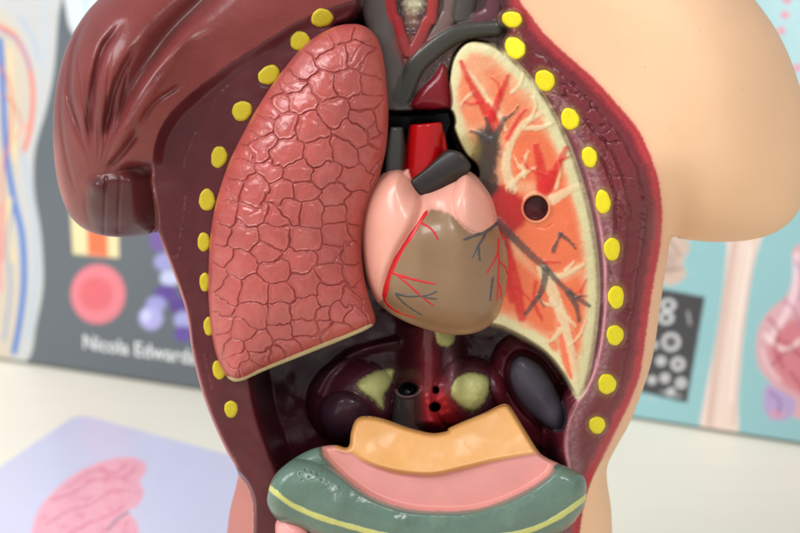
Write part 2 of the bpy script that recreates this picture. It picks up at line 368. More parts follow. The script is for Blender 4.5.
# ------------------------------------------------------------------ brain card on the table
def card():
    A, B = table_pt(78, 417), table_pt(290, 476); Dp = table_pt(0, 471)
    D0 = A+(Dp-A)*2.35; Cc = B+(D0-A)
    poly = [A, B, Cc, D0]; out = []
    r = .012
    for i in range(4):
        p, c, n = poly[i-1], poly[i], poly[(i+1) % 4]
        a = c+(p-c)/np.linalg.norm(p-c)*r; b = c+(n-c)/np.linalg.norm(n-c)*r
        for k in range(9):
            t = k/8; out.append((1-t)**2*a+2*t*(1-t)*c+t*t*b)
    out = np.array(out)
    rt = root('brain_card', out.mean(0), 'pale lavender card with a pink drawing of a brain, lying flat on the table', 'card')
    st = .0008
    X, Y = np.meshgrid(np.arange(out[:, 0].min()-st, out[:, 0].max()+st, st), np.arange(out[:, 1].min()-st, out[:, 1].max()+st, st))
    X, Y, s, q, rim = snapped(X*1000, Y*1000, out[:, :2]*1000, st*1000); X /= 1000; Y /= 1000
    Z = np.full(X.shape, .0022); P = np.stack([X, Y, Z], -1); px, py = project(P.reshape(-1, 3)); px = px.reshape(X.shape); py = py.reshape(X.shape)
    C = np.zeros(X.shape+(3,)); C[:] = lin((208, 208, 232))
    BR = smooth([(31, 540), (38, 511), (57, 488), (81, 470), (108, 460), (130, 457), (144, 462), (146, 471), (140, 481), (144, 494), (136, 507), (127, 511), (136, 521), (139, 545), (120, 580), (60, 590), (34, 570)])
    blob(px, py, C, BR, (240, 172, 188), 1)
    for l in [[(50, 500), (75, 492), (95, 480), (120, 478), (135, 470)], [(45, 525), (70, 510), (90, 505), (110, 492), (130, 490)], [(70, 485), (90, 472), (105, 470)], [(60, 540), (85, 525), (110, 515), (125, 505)], [(100, 466), (112, 474), (128, 464)]]:
        strk(px, py, C, l, .8, (212, 112, 138), 1.0, .9)
    d_ = vnoise(px, py*1.5, 9, 120, 2); paint(C, np.exp(-(d_/.09)**2)*ss(2, 6, sdf(px, py, BR, 20)), (222, 128, 152), .7)
    strk(px, py, C, [(108, 530), (116, 520), (128, 512)], 1.5, (150, 130, 150), 1.5, .8)
    mesh('printed_face', P.reshape(-1, 3), faces_of(X.shape, q), M_print, rt, C.reshape(-1, 3), np.full(X.size, .35))
    n = len(out); V = np.concatenate([np.c_[out[:, :2], np.full(n, .0022)], np.c_[out[:, :2], np.full(n, .0002)]])
    F = [(i, (i+1) % n, n+(i+1) % n, n+i) for i in range(n)]
    mesh('card_edge', V, F, M_print, rt, np.tile(lin((205, 203, 212)), (2*n, 1)), np.full(2*n, .5))
card()

# ================================================================== TORSO
T_pts = [(330, -200), (322, -140), (296, -92), (240, -62), (180, -46), (130, -22), (98, 0), (76, 28), (62, 60), (55, 95), (53, 130), (55, 165), (61, 195), (71, 217), (86, 230), (106, 236), (130, 237), (148, 234), (157, 231),
         (163, 246), (176, 280), (187, 315), (191, 345), (196, 370), (203, 395), (213, 422), (226, 450), (237, 470), (237, 482), (230, 510), (226, 540), (214, 620), (205, 700), (205, 775),
         (640, 775), (632, 700), (620, 620), (613, 545), (611, 508), (607, 480), (608, 464), (618, 444), (631, 420), (646, 380), (654, 350), (661, 300), (667, 262), (672, 238),
         (690, 240), (715, 242), (750, 240), (778, 231), (798, 212), (808, 180), (810, 140), (802, 95), (790, 58), (775, 28), (755, 0), (728, -32), (680, -60), (600, -82), (535, -108), (500, -145), (488, -200)]
T = smooth(T_pts, 5)
st = .9
xs = np.r_[np.arange(40, 30, -4)[:0], np.arange(40, 826, st)]; xs = np.r_[xs]
ys = np.r_[np.arange(-208, -12, 5), np.arange(-12, 545, st), np.arange(545, 790, 5)]
X0, Y0 = np.meshgrid(xs, ys)
X, Y, s, q, rim = snapped(X0, Y0, T, st)
# blurred inner distance (removes medial creases)
gx = np.arange(0, 860, 4.0); gy = np.arange(-260, 840, 4.0); GX, GY = np.meshgrid(gx, gy)
sg = np.maximum(sdf(GX, GY, T, 10), 0)
def blur(A, sig):
    k = np.arange(-int(3*sig), int(3*sig)+1); g = np.exp(-k**2/(2*sig*sig)); g /= g.sum()
    A = np.apply_along_axis(lambda v: np.convolve(np.pad(v, len(k)//2, 'edge'), g, 'valid'), 0, A)
    return np.apply_along_axis(lambda v: np.convolve(np.pad(v, len(k)//2, 'edge'), g, 'valid'), 1, A)
sb = sampler(gx, gy, blur(sg, 4.0))(X, Y)
wgt = ss(12, 50, s); sm = s*(1-wgt)+sb*wgt
# flatter body edge on the cut left flank
flat = ss(225, 262, Y)*(1-ss(235, 250, X))*(1-ss(462, 474, Y))
H = 82*(1-flat)+9*flat; R = 88*(1-flat)+7*flat
B = H*(1-infl(sm, R))
B -= 38*np.exp(-((X-112)/70)**2-((Y-75)/95)**2)
B -= 26*np.exp(-((X-715)/100)**2-((Y-85)/125)**2)
armL = sdf(X, Y, smooth([(90, 180), (102, 175), (128, 171), (150, 168), (170, 200), (160, 260), (112, 262), (95, 236), (86, 206)]), 30)
B += 18*np.exp(-(((X-682)/26)**2+((Y-222)/44)**2))            # armpit
D = B.copy()
C = np.zeros(X.shape+(3,)); C[:] = lin((222, 180, 142)); RG = np.full(X.shape, .55, np.float32)
nzf = vnoise(X, Y, 2.2, 3, 2); nz1 = vnoise(X, Y, 9, 7); nz2 = vnoise(X, Y, 40, 11)
C *= (1+.02*nz2)[..., None]
paint(C, ss(.1, .9, vnoise(X, Y, 55, 97, 4)), (224, 172, 138), .35)
for a_, b_, r_ in ((645, 67, .9), (672, 128, .7), (742, 90, .6), (700, 30, .6), (618, 40, .5), (760, 160, .6)): paint(C, np.exp(-((X-a_)**2+(Y-b_)**2)/r_**2), (150, 104, 80), .6)
# faint pink on right flank and shoulder
region = np.zeros(X.shape, int)       # 0 skin 1 shoulder muscle 2 chest wall 3 cavity 4 lung section 5.. organs

# --- shoulder muscle, left
mus = sdf(X, Y, smooth([(395, -60), (372, -12), (330, 8), (300, 20), (270, 38), (229, 64), (189, 94), (166, 118), (154, 145), (152, 180), (158, 232), (110, 260), (20, 240), (20, -20), (120, -100), (300, -180), (420, -230)]), 60)
mus = mus+5*(X > 150); mm = ss(-1.5, 1.5, mus); paint(C, mm, (114, 47, 43)); C *= (1+.05*mm*vnoise(X, Y, 34, 98, 3))[..., None]; RG = RG*(1-mm)+.40*mm; region[mus > 0] = 1
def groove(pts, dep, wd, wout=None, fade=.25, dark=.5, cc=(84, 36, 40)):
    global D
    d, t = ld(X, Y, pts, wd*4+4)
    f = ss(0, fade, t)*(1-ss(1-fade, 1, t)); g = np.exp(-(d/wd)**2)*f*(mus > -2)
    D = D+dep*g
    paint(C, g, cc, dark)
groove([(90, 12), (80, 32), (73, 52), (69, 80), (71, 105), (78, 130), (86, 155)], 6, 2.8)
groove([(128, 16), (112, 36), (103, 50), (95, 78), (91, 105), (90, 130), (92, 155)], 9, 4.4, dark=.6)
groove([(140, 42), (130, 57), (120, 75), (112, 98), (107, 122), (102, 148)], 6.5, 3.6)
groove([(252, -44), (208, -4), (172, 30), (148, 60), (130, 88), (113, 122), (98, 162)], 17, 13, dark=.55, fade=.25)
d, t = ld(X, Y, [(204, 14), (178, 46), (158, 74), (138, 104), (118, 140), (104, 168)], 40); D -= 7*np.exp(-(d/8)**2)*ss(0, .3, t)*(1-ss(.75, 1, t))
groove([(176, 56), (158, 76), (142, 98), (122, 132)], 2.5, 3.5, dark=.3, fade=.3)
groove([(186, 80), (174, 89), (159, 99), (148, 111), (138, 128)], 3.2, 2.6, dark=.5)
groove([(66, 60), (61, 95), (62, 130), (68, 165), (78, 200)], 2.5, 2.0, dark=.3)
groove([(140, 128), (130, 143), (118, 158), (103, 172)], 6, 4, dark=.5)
for i in range(10):                                            # fine fibres that run together towards the arm stump
    r = np.random.RandomState(i); x0 = 62+i*7.0+r.rand()*4; y0 = 70+r.rand()*40-abs(i-7)*2
    groove([(x0+6, y0-40), (x0, y0), ((x0+94)/2+4, 140), (92+i*.8, 178)], .9+.6*r.rand(), 1.5, dark=.22)
rimp = [(420, -230), (395, -60), (372, -12), (330, 8), (300, 20), (270, 38), (229, 64), (189, 94), (166, 118), (154, 145), (152, 180), (156, 232),
        (130, 260), (150, 330), (170, 400), (215, 455), (241, 478), (251, 496), (253, 515), (252, 545), (250, 600), (262, 680), (330, 740), (430, 752), (520, 740), (572, 680), (578, 600), (579, 545),
        (582, 513), (591, 481), (604, 454), (621, 420), (637, 384), (643, 355), (648, 318), (653, 285), (660, 245), (662, 210), (658, 180), (650, 155), (638, 130), (620, 108), (595, 80), (570, 58), (545, 35), (530, 15), (518, -4), (505, -60), (480, -230)]
rm = sdf(X, Y, smooth(rimp, 6), 60)
# arm stump
am = ss(-6, 7, armL)*(1-ss(-7, 0, rm))
region[(armL > 0) & (rm < 0)] = 23
D += 2*am-14*infl(armL, 44)*am+20*ss(-24, -3, rm)*ss(168, 178, Y)*(X < 165)*(rm < 0); D -= 8*np.exp(-((X-95)/9)**2-((Y-188)/9)**2)
paint(C, am, (70, 25, 28), .92); RG = RG*(1-am)+.36*am
D += 16*np.exp(-(((X-142)/20)**2+((Y-170)/7)**2)); paint(C, np.exp(-(((X-142)/22)**2+((Y-169)/6)**2)), (60, 26, 32), .7)
for xx in (105, 119):
    d, t = ld(X, Y, [(xx+1, 178), (xx, 200), (xx-1, 232)], 12); D += 2.2*np.exp(-(d/1.6)**2); paint(C, np.exp(-(d/1.5)**2), (78, 34, 38), .5)
paint(C, (1-ss(1, 9, s))*ss(120, 160, Y)*(1-ss(195, 215, Y))*(X < 76), (168, 92, 86), .6)
D -= .25*nz1*mm*(1-.4*am)

# --- cut chest wall (rim)
m = ss(-1.3, 1.3, rm+.8*nzf); mR = ss(380, 470, X); mL = 1-mR
cvp0 = None
rl = ss(0, np.where(Y > 168, 3.0, 13.0), rm)*mL*(1-flat)+flat*(rm > -5)+0
rl = np.where(Y > 455, ss(0, 4, rm)*mL, rl); rl = np.clip(rl, 0, 1)
D = D*(1-rl)+(5+3.0*nz2+6*(1-infl(s, 6))*(s < 6)*(Y > 225))*rl
D += ss(0, 6, rm)*3*mR
paint(C, m, (80, 27, 32)); C *= (1+.12*m*mL*vnoise(X, Y, 16, 99, 4))[..., None]; RG = RG*(1-m)+.42*m
region[rm > 0] = 2
# image left: pink silhouette edge, and a pale highlight line painted beside the stump
e1 = np.maximum((1-ss(.5, 3.5, s))*m*flat, .8*np.exp(-((rm-1)/1.4)**2)*ss(158, 172, Y)*(X < 165)*(Y < 236)); paint(C, e1, (186, 120, 118), .7)
low = ss(470, 480, Y)*(1-m)*(X < 300); paint(C, low, (168, 98, 94), .9)
low2 = low*0
# image right: crimson edge, cut muscle with folds, purple dusting near the ribs
eR = m*mR
paint(C, eR, (112, 36, 44), .8)
crim = (1-ss(3, 12, rm+2.0*nzf+2*nz1))*eR; paint(C, crim, (178, 52, 58), .85)
out = np.clip(1-m, 0, 1)*np.exp(-np.maximum(-rm, 0)/2.6)*mR*(Y < 460); paint(C, out, (222, 130, 118), .6)
# ------- folds in the muscle
mband = ss(12, 20, rm)*mR*(X > 520)*ss(60, 95, Y)*(1-ss(330, 370, Y))
uu = (X-560)*.35-(Y-200)*.94; v = rm
fx = vnoise(X, Y, 14, 21, 2)
ph = (Y*.9-X*.35)/13+1.6*fx
sc_ = np.abs((ph % 1)-.5)*2
lane = ss(14, 18, rm)*(1-ss(40, 47, rm))
D += (np.exp(-((sc_-0)/.22)**2)*2.6 - 1.2*fx)*lane*mband*ss(-.3, .3, vnoise(X, Y, 18, 90, 2))
paint(C, np.exp(-(sc_/.2)**2)*lane*mband, (96, 30, 40), .2)
for off, dep in ((17, 1.3), (33, 1.6), (46, 2.4)):
    g = np.exp(-((rm-off-2.5*fx)/1.5)**2)*mR*ss(20, 60, Y)*(1-ss(380, 420, Y))*(X > 515)
    D += dep*g; paint(C, g, (84, 30, 40), .45)
    g2 = np.exp(-((rm-off-3.2-2.5*fx)/1.0)**2)*mR*ss(60, 110, Y)*(1-ss(300, 340, Y))*(X > 515)
    D -= 1.0*g2
D -= 1.1*vnoise(X, Y, 7, 33, 3)*mR*m*ss(10, 20, rm)
paint(C, ss(.0, .9, nzf+.5*vnoise(X, Y, 12, 95, 2))*eR*ss(28, 46, rm), (164, 116, 114), .45)
# left rim scratches
for pts in ([(171, 258), (178, 256), (180, 248)], [(186, 196), (184, 215), (180, 238)], [(205, 355), (209, 372), (212, 388)], [(196, 132), (188, 150), (184, 166)], [(214, 100), (222, 92), (228, 86)], [(200, 390), (201, 392), (203, 393)], [(226, 445), (233, 452), (236, 458)]):
    d, t = ld(X, Y, pts, 8); D -= .9*np.exp(-(d/.9)**2)*ss(-.3, .3, nzf+nz1); paint(C, np.exp(-(d/1.0)**2)*ss(-.2, .4, nzf), (140, 80, 86), .3)
g = ld(X, Y, [(154, 235), (165, 258), (178, 290), (185, 318), (190, 345)], 14)[0]; D -= 2*np.exp(-((g-3)/2)**2)*flat

# --- cavity
cavp = [(400, -230), (372, -60), (352, 8), (330, 24), (296, 66), (264, 116), (240, 170), (232, 220), (231, 270), (234, 320), (243, 365), (250, 406), (258, 434), (269, 463), (275, 482), (276, 513), (274, 560), (285, 650), (350, 710), (430, 722), (500, 710), (545, 650), (556, 560), (566, 500), (570, 470), (567, 450), (568, 425), (577, 404), (588, 388), (597, 365), (603, 335), (606, 300), (605, 260), (599, 218), (588, 175), (573, 138), (553, 103), (528, 70), (508, 50), (500, 36), (496, 20), (492, -60), (470, -230)]
cv = sdf(X, Y, smooth(cavp, 6), 40)
cm = ss(-.8, .8, cv)
lsp = [(468, 40), (490, 42), (508, 54), (530, 76), (552, 108), (571, 148), (585, 190), (594, 230), (599, 270), (599, 310), (594, 350), (587, 384), (579, 400), (571, 391), (560, 373), (545, 355), (525, 341), (504, 330), (480, 318), (470, 270), (470, 200), (476, 172), (464, 156), (455, 138), (448, 112), (447, 82), (453, 55)]
LS = smooth(lsp, 6); lsd = sdf(X, Y, LS, 40)
gap = (1-ss(8, 18, cv))*ss(-14, -8, lsd)*mR*(X > 495)*(1-ss(396, 408, Y))
wall = ss(0, 26, cv); D += 90*wall*ss(.0, 1, np.clip(cv/8+.2, 0, 1))*(1-gap)+7*ss(0, 5, cv)*gap
floorn = vnoise(X, Y, 30, 41, 2)
paint(C, ss(0, 14, cv)*(1-gap), (54, 19, 27), .97); paint(C, gap*ss(0, 4, cv), (112, 70, 80), .8); RG = RG*(1-cm)+.26*cm
region[cv > 0] = 3
D += 4*floorn*ss(10, 30, cv)
# pinkish dusting between the cavity and the ribs on the right
paint(C, np.exp(-((cv+6)/6)**2)*mR*ss(70, 110, Y)*(.7+.5*nzf)*(X > 500)*(cv < 3), (170, 128, 132), .55)
paint(C, np.exp(-((cv-.5)/1.8)**2)*mR*ss(120, 260, Y)*(X > 500), (214, 150, 160), .75)

# --- lung section (painted plate)
lm = ss(-.5, 4, lsd)
plate = B+9-7*infl(lsd, 60)+.6*nz1
D = D*(1-lm)+plate*lm; region[lsd > 1] = 4; RG = RG*(1-lm)+.42*lm
lc = ss(-1.5, 1.0, lsd)
paint(C, lc, (206, 196, 150))
paint(C, (1-ss(0, 5, lsd+1.6*nzf))*lc, (150, 128, 110), .75)
paint(C, ss(9, 17, lsd+2.0*nz1+1.5*nzf)*(1-ss(372, 392, Y))*lc*(X > 452), (220, 132, 94), .80)
paint(C, ss(-.1, .7, nz1+.3*nzf)*ss(6, 14, lsd), (222, 172, 128), .55)
org = (216, 106, 66); og = lambda P, a=.62, w=5, c=org: paint(C, ss(-w, w, sdf(X, Y, smooth(P, 6), 12)+1.0*nzf)*lc, c, a)
og([(459, 84), (464, 72), (474, 82), (482, 100), (490, 112), (486, 124), (474, 126), (464, 118), (458, 104)])
og([(484, 74), (490, 67), (500, 72), (514, 92), (534, 112), (542, 128), (552, 160), (560, 172), (540, 178), (520, 164), (512, 168), (506, 150), (500, 128), (504, 112), (492, 98)])
og([(512, 165), (516, 140), (530, 130), (548, 140), (560, 165), (566, 186), (560, 196), (545, 186), (528, 182), (516, 180)], 1)
og([(500, 185), (520, 192), (545, 200), (566, 192), (574, 210), (580, 240), (583, 270), (578, 262), (560, 272), (545, 276), (530, 262), (515, 240), (505, 218)], 1)
og([(500, 250), (520, 262), (540, 280), (552, 300), (556, 330), (540, 330), (520, 316), (500, 304)], 1)
og([(548, 286), (566, 280), (580, 276), (584, 300), (582, 330), (576, 352), (570, 320), (558, 300)], 1)
og([(560, 310), (572, 330), (576, 350), (573, 378), (566, 372), (560, 350)], 1, 2, (222, 108, 74))
og([(550, 334), (557, 344), (556, 352), (549, 346)], .8, 1.5)
def air(pts, r, c, soft=1.4, a=.98, up=0):
    global D
    d, t = ld(X, Y, pts, 24)
    r = r*(1-.55*t); mk = (1-ss(r-soft, r+soft, d+.9*nzf+.6*nz1))*(lsd > 1)*(.85+.15*nz1); paint(C, mk, c, a)
    if up: D = D-.6*up*np.clip(1-(d/(r+1.2))**2, 0, 1)*(lsd > 0)
cream = (214, 192, 150)
for p, r in [([(466, 72), (478, 86), (488, 100), (498, 114), (506, 130)], 3.6), ([(512, 190), (506, 165), (512, 140), (524, 124), (540, 114)], 5.2), ([(526, 128), (540, 128), (552, 124)], 2.6),
             ([(508, 190), (520, 176), (536, 168)], 3), ([(524, 176), (524, 162), (528, 152)], 2.4), ([(552, 200), (570, 190), (582, 186), (588, 182)], 5), ([(540, 268), (556, 276), (570, 272), (584, 264)], 3.6), ([(545, 272), (552, 290), (562, 316), (570, 345), (576, 380)], 6.5),
             ([(552, 300), (566, 316), (576, 326)], 2.5), ([(560, 330), (552, 340), (544, 342)], 3.0), ([(566, 270), (574, 262)], 2), ([(512, 92), (520, 84), (524, 74)], 2), ([(530, 120), (536, 106), (534, 98)], 1.8), ([(556, 188), (560, 172), (558, 160)], 1.8), ([(570, 345), (580, 334), (586, 320)], 1.8), ([(556, 305), (546, 304), (538, 298)], 1.6), ([(520, 168), (514, 156)], 1.6), ([(474, 92), (466, 98), (460, 106)], 1.6)]:
    air(p, r, cream, 1.2, .92, 1.2)
red = (196, 24, 24)
for p, r in [([(490, 118), (480, 100), (470, 82), (461, 62)], 5.5), ([(492, 116), (500, 96), (508, 76)], 4.6), ([(491, 130), (491, 112)], 6), ([(508, 138), (520, 116), (526, 110)], 2.8), ([(543, 190), (540, 165), (536, 146)], 7), ([(548, 186), (558, 165), (566, 148)], 5.5), ([(546, 186), (552, 172)], 8),
             ([(503, 250), (515, 285), (522, 318)], 9), ([(497, 232), (505, 270), (512, 300)], 8), ([(500, 128), (488, 104)], 3), ([(481, 102), (472, 104), (464, 102)], 1.8), ([(500, 96), (498, 84), (492, 78)], 1.6), ([(560, 160), (570, 156)], 1.8), ([(545, 176), (528, 168), (522, 158)], 2), ([(545, 262), (560, 262)], 1.5), ([(536, 282), (534, 300), (542, 320)], 1.8), ([(580, 292), (586, 280)], 1.5), ([(516, 288), (530, 300), (540, 316)], 1.8)]:
    air(p, r, red, 2.2, .97, 1.0)
# red root of the lung and dark hilum
hil = sdf(X, Y, smooth([(480, 182), (500, 186), (520, 196), (530, 208), (524, 224), (512, 236), (508, 262), (500, 286), (488, 260), (478, 220)]), 20); paint(C, ss(-4, 4, hil+1.5*nzf)*ss(-2, 1, lsd), (170, 18, 24), .95)
hk = sdf(X, Y, smooth([(478, 132), (488, 128), (498, 134), (500, 150), (496, 170), (498, 190), (486, 196), (476, 178), (470, 160), (474, 145)]), 20); paint(C, ss(-6, 5, hk+2.5*nzf+2*nz1), (40, 32, 28), .95); paint(C, ss(.1, .6, nz1)*ss(-2, 4, hk), (96, 58, 36), .6)
og([(458, 140), (470, 134), (480, 142), (478, 158), (468, 156)], .5, 5, (150, 120, 50))
blk = (62, 56, 54)
for p, r in [([(484, 140), (488, 128), (486, 118)], 4), ([(490, 140), (480, 134), (471, 131)], 2.6), ([(492, 140), (500, 128), (504, 118)], 4),
             ([(497, 222), (512, 236), (530, 254), (546, 268), (562, 286), (589, 306)], 4.6), ([(546, 270), (542, 290), (530, 308), (525, 314)], 4.0), ([(569, 294), (576, 306), (579, 321)], 3.6), ([(553, 251), (557, 242), (561, 234)], 2.6), ([(560, 234), (568, 240), (575, 248)], 2.6), ([(505, 120), (514, 112), (518, 106)], 1.6), ([(574, 300), (580, 296), (586, 296)], 1.5), ([(538, 296), (544, 306)], 1.4)]:
    air(p, r, blk, 1.2, .92, 1.8)
# peg hole
hd = np.sqrt(((X-536)/12.2)**2+((Y-208)/12.6)**2)
D = D+16*(1-ss(.88, 1.0, hd))-2.2*np.exp(-((hd-1.12)/.13)**2); paint(C, 1-ss(.95, 1.04, hd), (96, 30, 34)); paint(C, np.exp(-((hd-1.12)/.08)**2), (206, 150, 110), .7)
d_, t_ = ld(X, Y, [(538, 227), (546, 228), (552, 224)], 8); D += 1.2*np.exp(-(d_/.8)**2)

# --- neck and chest vessels
def tube(pts, r0, r1, dc, c, a=1.0, soft=2.0, reg=None, rg=.3, k=.62):
    """round vessel raised from the surface; dc = depth of its axis at both ends"""
    global D, RG
    d, t = ld(X, Y, pts, 34); r = r0+(r1-r0)*t
    z = dc[0]+(dc[1]-dc[0])*t-k*np.sqrt(np.clip(r*r-d*d, 0, None)); ins = d < r
    D = np.where(ins, np.minimum(D, z), D)
    mk = 1-ss(r-soft, r+soft*.4, d+.8*nzf); paint(C, mk, c, a); RG = RG*(1-mk)+rg*mk
    if reg is not None: region[ins & (region >= 3)] = reg
up_ = sdf(X, Y, smooth([(365, -230), (358, 5), (372, 28), (384, 60), (388, 112), (452, 111), (462, 90), (476, 56), (500, 58), (512, 34), (508, 10), (494, -60), (480, -230)], 6), 30)
um = ss(-2, 8, up_)*(1-lm); D = D*(1-um)+(27+4*nz2+2*nz1)*um
paint(C, um, (72, 58, 56), .92); paint(C, um*ss(-.2, .6, nz1+.4*nzf), (104, 70, 72), .5); RG = RG*(1-um)+.3*um
tube([(408, -200), (410, -10), (413, 22)], 13, 7, (32, 36), (128, 92, 78), .8, 5, 8)       # windpipe
for k_ in range(-12, 4):
    g = np.exp(-((Y-(k_*9+6))/2.2)**2)*(np.abs(X-412) < 12)*(Y < 34); D -= 1.2*g
paint(C, ss(-4, 6, sdf(X, Y, E(414, 4, 10, 9), 20)+3*nzf), (186, 180, 148), .8)
tube([(366, -200), (374, -20), (380, 25), (391, 70), (398, 110)], 15, 15, (26, 30), (84, 76, 74), .9, 5, 5)
tube([(452, -200), (452, -10), (446, 20), (428, 48), (414, 62)], 13, 9, (27, 30), (108, 86, 82), .9, 4, 15)
tube([(388, -200), (390, -10), (398, 24), (407, 52)], 7.5, 6, (23, 26), (150, 34, 38), .95, 3.5, 16)
tube([(436, -200), (433, -5), (426, 24), (412, 54)], 8, 6, (23, 26), (154, 50, 48), .95, 3.5, 17)
paint(C, ss(-5, 5, sdf(X, Y, smooth([(396, 38), (430, 36), (424, 56), (408, 66), (398, 56)]), 12)+2*nzf), (136, 58, 58), .6)
tube([(500, -10), (494, 12), (482, 20), (468, 22)], 12, 10, (24, 30), (92, 52, 60), .9, 3, 18, .24)
tube([(470, -40), (466, -5), (462, 14)], 12, 12, (28, 30), (70, 66, 62), .9, 3, 21, .28)
tube([(496, 28), (470, 30), (452, 36), (432, 50), (414, 68), (402, 96)], 8, 11, (22, 28), (56, 56, 50), .95, 3, 19)
# aortic arch (dark red wedge)
ao = sdf(X, Y, smooth([(443, 64), (449, 78), (451, 108), (432, 110), (411, 107), (418, 92), (432, 78)], 6), 12); am2 = ss(-1.5, 1.5, ao); D = D*(1-am2)+(26-10*infl(ao, 14))*am2
paint(C, am2, (118, 24, 34)); RG = RG*(1-am2)+.2*am2; region[ao > 0] = 6
# slot under the arch
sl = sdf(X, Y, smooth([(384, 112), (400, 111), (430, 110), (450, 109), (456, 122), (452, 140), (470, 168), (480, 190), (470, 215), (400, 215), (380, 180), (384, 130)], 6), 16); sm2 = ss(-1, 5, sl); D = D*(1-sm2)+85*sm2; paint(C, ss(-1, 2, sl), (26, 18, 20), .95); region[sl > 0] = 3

# --- lower cavity
gm = ss(8, 30, cv)*(1-lm)
D -= 50*np.exp(-((X-428)/21)**2)*ss(300, 330, Y)*(1-ss(420, 440, Y))*gm
paint(C, np.exp(-((X-428)/15)**2)*ss(315, 335, Y)*(1-ss(420, 436, Y))*(Y > 300), (112, 36, 44), .85)
region[(np.abs(X-428) < 15) & (Y > 318) & (Y < 424) & (region == 3)] = 12
D -= 22*np.exp(-((X-453)/8)**2-((Y-366)/26)**2); paint(C, np.exp(-((X-452)/7)**2-((Y-368)/22)**2), (124, 84, 92), .6)
def ell(cx, cy, rx, ry, rot):
    c, s_ = math.cos(rot), math.sin(rot); dx, dy = X-cx, Y-cy
    return np.sqrt(((dx*c+dy*s_)/rx)**2+((-dx*s_+dy*c)/ry)**2)
# domes that hold the kidneys
k1 = ell(352, 402, 46, 44, -.3); D -= 42*np.sqrt(np.clip(1-k1**2, 0, 1))**1.3*gm
paint(C, (1-ss(.7, 1.0, k1)), (62, 25, 35), .7)
k1 = ell(345, 416, 27, 24, .5); D -= 20*np.sqrt(np.clip(1-k1**2, 0, 1)); paint(C, 1-ss(.85, 1.02, k1), (56, 34, 46)); region[k1 < .97] = 7; RG = np.where(k1 < 1, .26, RG)
d_, t_ = ld(X, Y, [(318, 392), (328, 374), (346, 358), (370, 348), (396, 342)], 30); D -= 11*np.exp(-(d_/4)**2)*gm; paint(C, np.exp(-(d_/5)**2), (84, 48, 58), .55)
k1 = ell(470, 396, 36, 40, 0); D -= 38*np.sqrt(np.clip(1-k1**2, 0, 1))**1.3*gm
k1 = ell(535, 392, 42, 62, -.45); D -= 30*np.sqrt(np.clip(1-k1**2, 0, 1))**1.2*gm
paint(C, (1-ss(.8, 1.05, k1))*(cv > 0)*(lsd < 0), (92, 28, 38), .8)
spl = sdf(X, Y, smooth([(509, 372), (513, 360), (522, 355), (538, 362), (551, 378), (562, 400), (567, 416), (563, 430), (553, 431), (538, 421), (522, 405), (512, 388)], 6), 20)
D += 9*np.exp(-((spl+1)/3.5)**2)*gm; spm = ss(-1.5, 2, spl); D = D*(1-spm)+(58+.12*(Y-390)-20*infl(np.maximum(spl, 0), 24)+1.5*nz2)*spm; paint(C, spm, (64, 60, 70)); region[spl > 0] = 9; RG = RG*(1-spm)+.30*spm
paint(C, np.exp(-(((X-552)/10)**2+((Y-415)/12)**2))*spm, (96, 92, 104), .6)
# cava stump, holes
tube([(408, 398), (408, 432)], 15, 18, (74, 78), (52, 50, 50), .95, 4, 22, .25, .9)
paint(C, np.exp(-(((X-440)/18)**2+((Y-408)/20)**2))*(1-ss(440, 470, Y))*(Y > 375), (170, 30, 38), .85)
for cx, cy, rx, ry in ((408, 389, 10, 6.5), (436, 390, 3.4, 4), (435, 407, 6, 5)):
    k1 = ell(cx, cy, rx, ry, -.1); D = D+(26 if rx > 5 else 14)*(1-ss(.75, 1.05, k1))-4*np.exp(-((k1-1.2)/.18)**2)*(rx > 8); paint(C, 1-ss(.8, 1.05, k1), (18, 12, 14)); paint(C, np.exp(-((k1-1.25)/.14)**2)*(Y > cy), (150, 120, 120), .55*(rx > 8))
for cx, cy in ((426, 396), (428, 403), (443, 396), (446, 404), (442, 414), (432, 421), (448, 412), (438, 399)):
    k1 = ell(cx, cy, 2.8, 2.6, 0); D -= 1.6*np.exp(-k1**2); paint(C, np.exp(-k1**2), (190, 60, 64), .5)
D += .5*vnoise(X, Y, 12, 51, 3)*gm*(Y > 300)
for P_, rid in ((smooth([(357, 386), (368, 375), (392, 369), (391, 382), (384, 395), (383, 409), (373, 400)], 5), 10), (smooth([(452, 388), (458, 377), (474, 373), (488, 380), (486, 398), (474, 411), (461, 406), (453, 397)], 5), 11), (smooth([(436, 318), (455, 318), (455, 338), (450, 345), (443, 346), (437, 340)], 5), 20)):
    gd_ = sdf(X, Y, P_, 14); D -= 7*infl(np.maximum(gd_, 0), 9)*(gd_ > 0); g_ = ss(-1.6, 1.2, gd_+1.2*nzf); paint(C, g_, (180, 180, 118)); C *= (1+.07*g_*nz1)[..., None]; RG = RG*(1-g_)+.42*g_; region[gd_ > 0] = rid
    paint(C, np.exp(-((gd_+3)/2.5)**2), (92, 62, 70), .35)

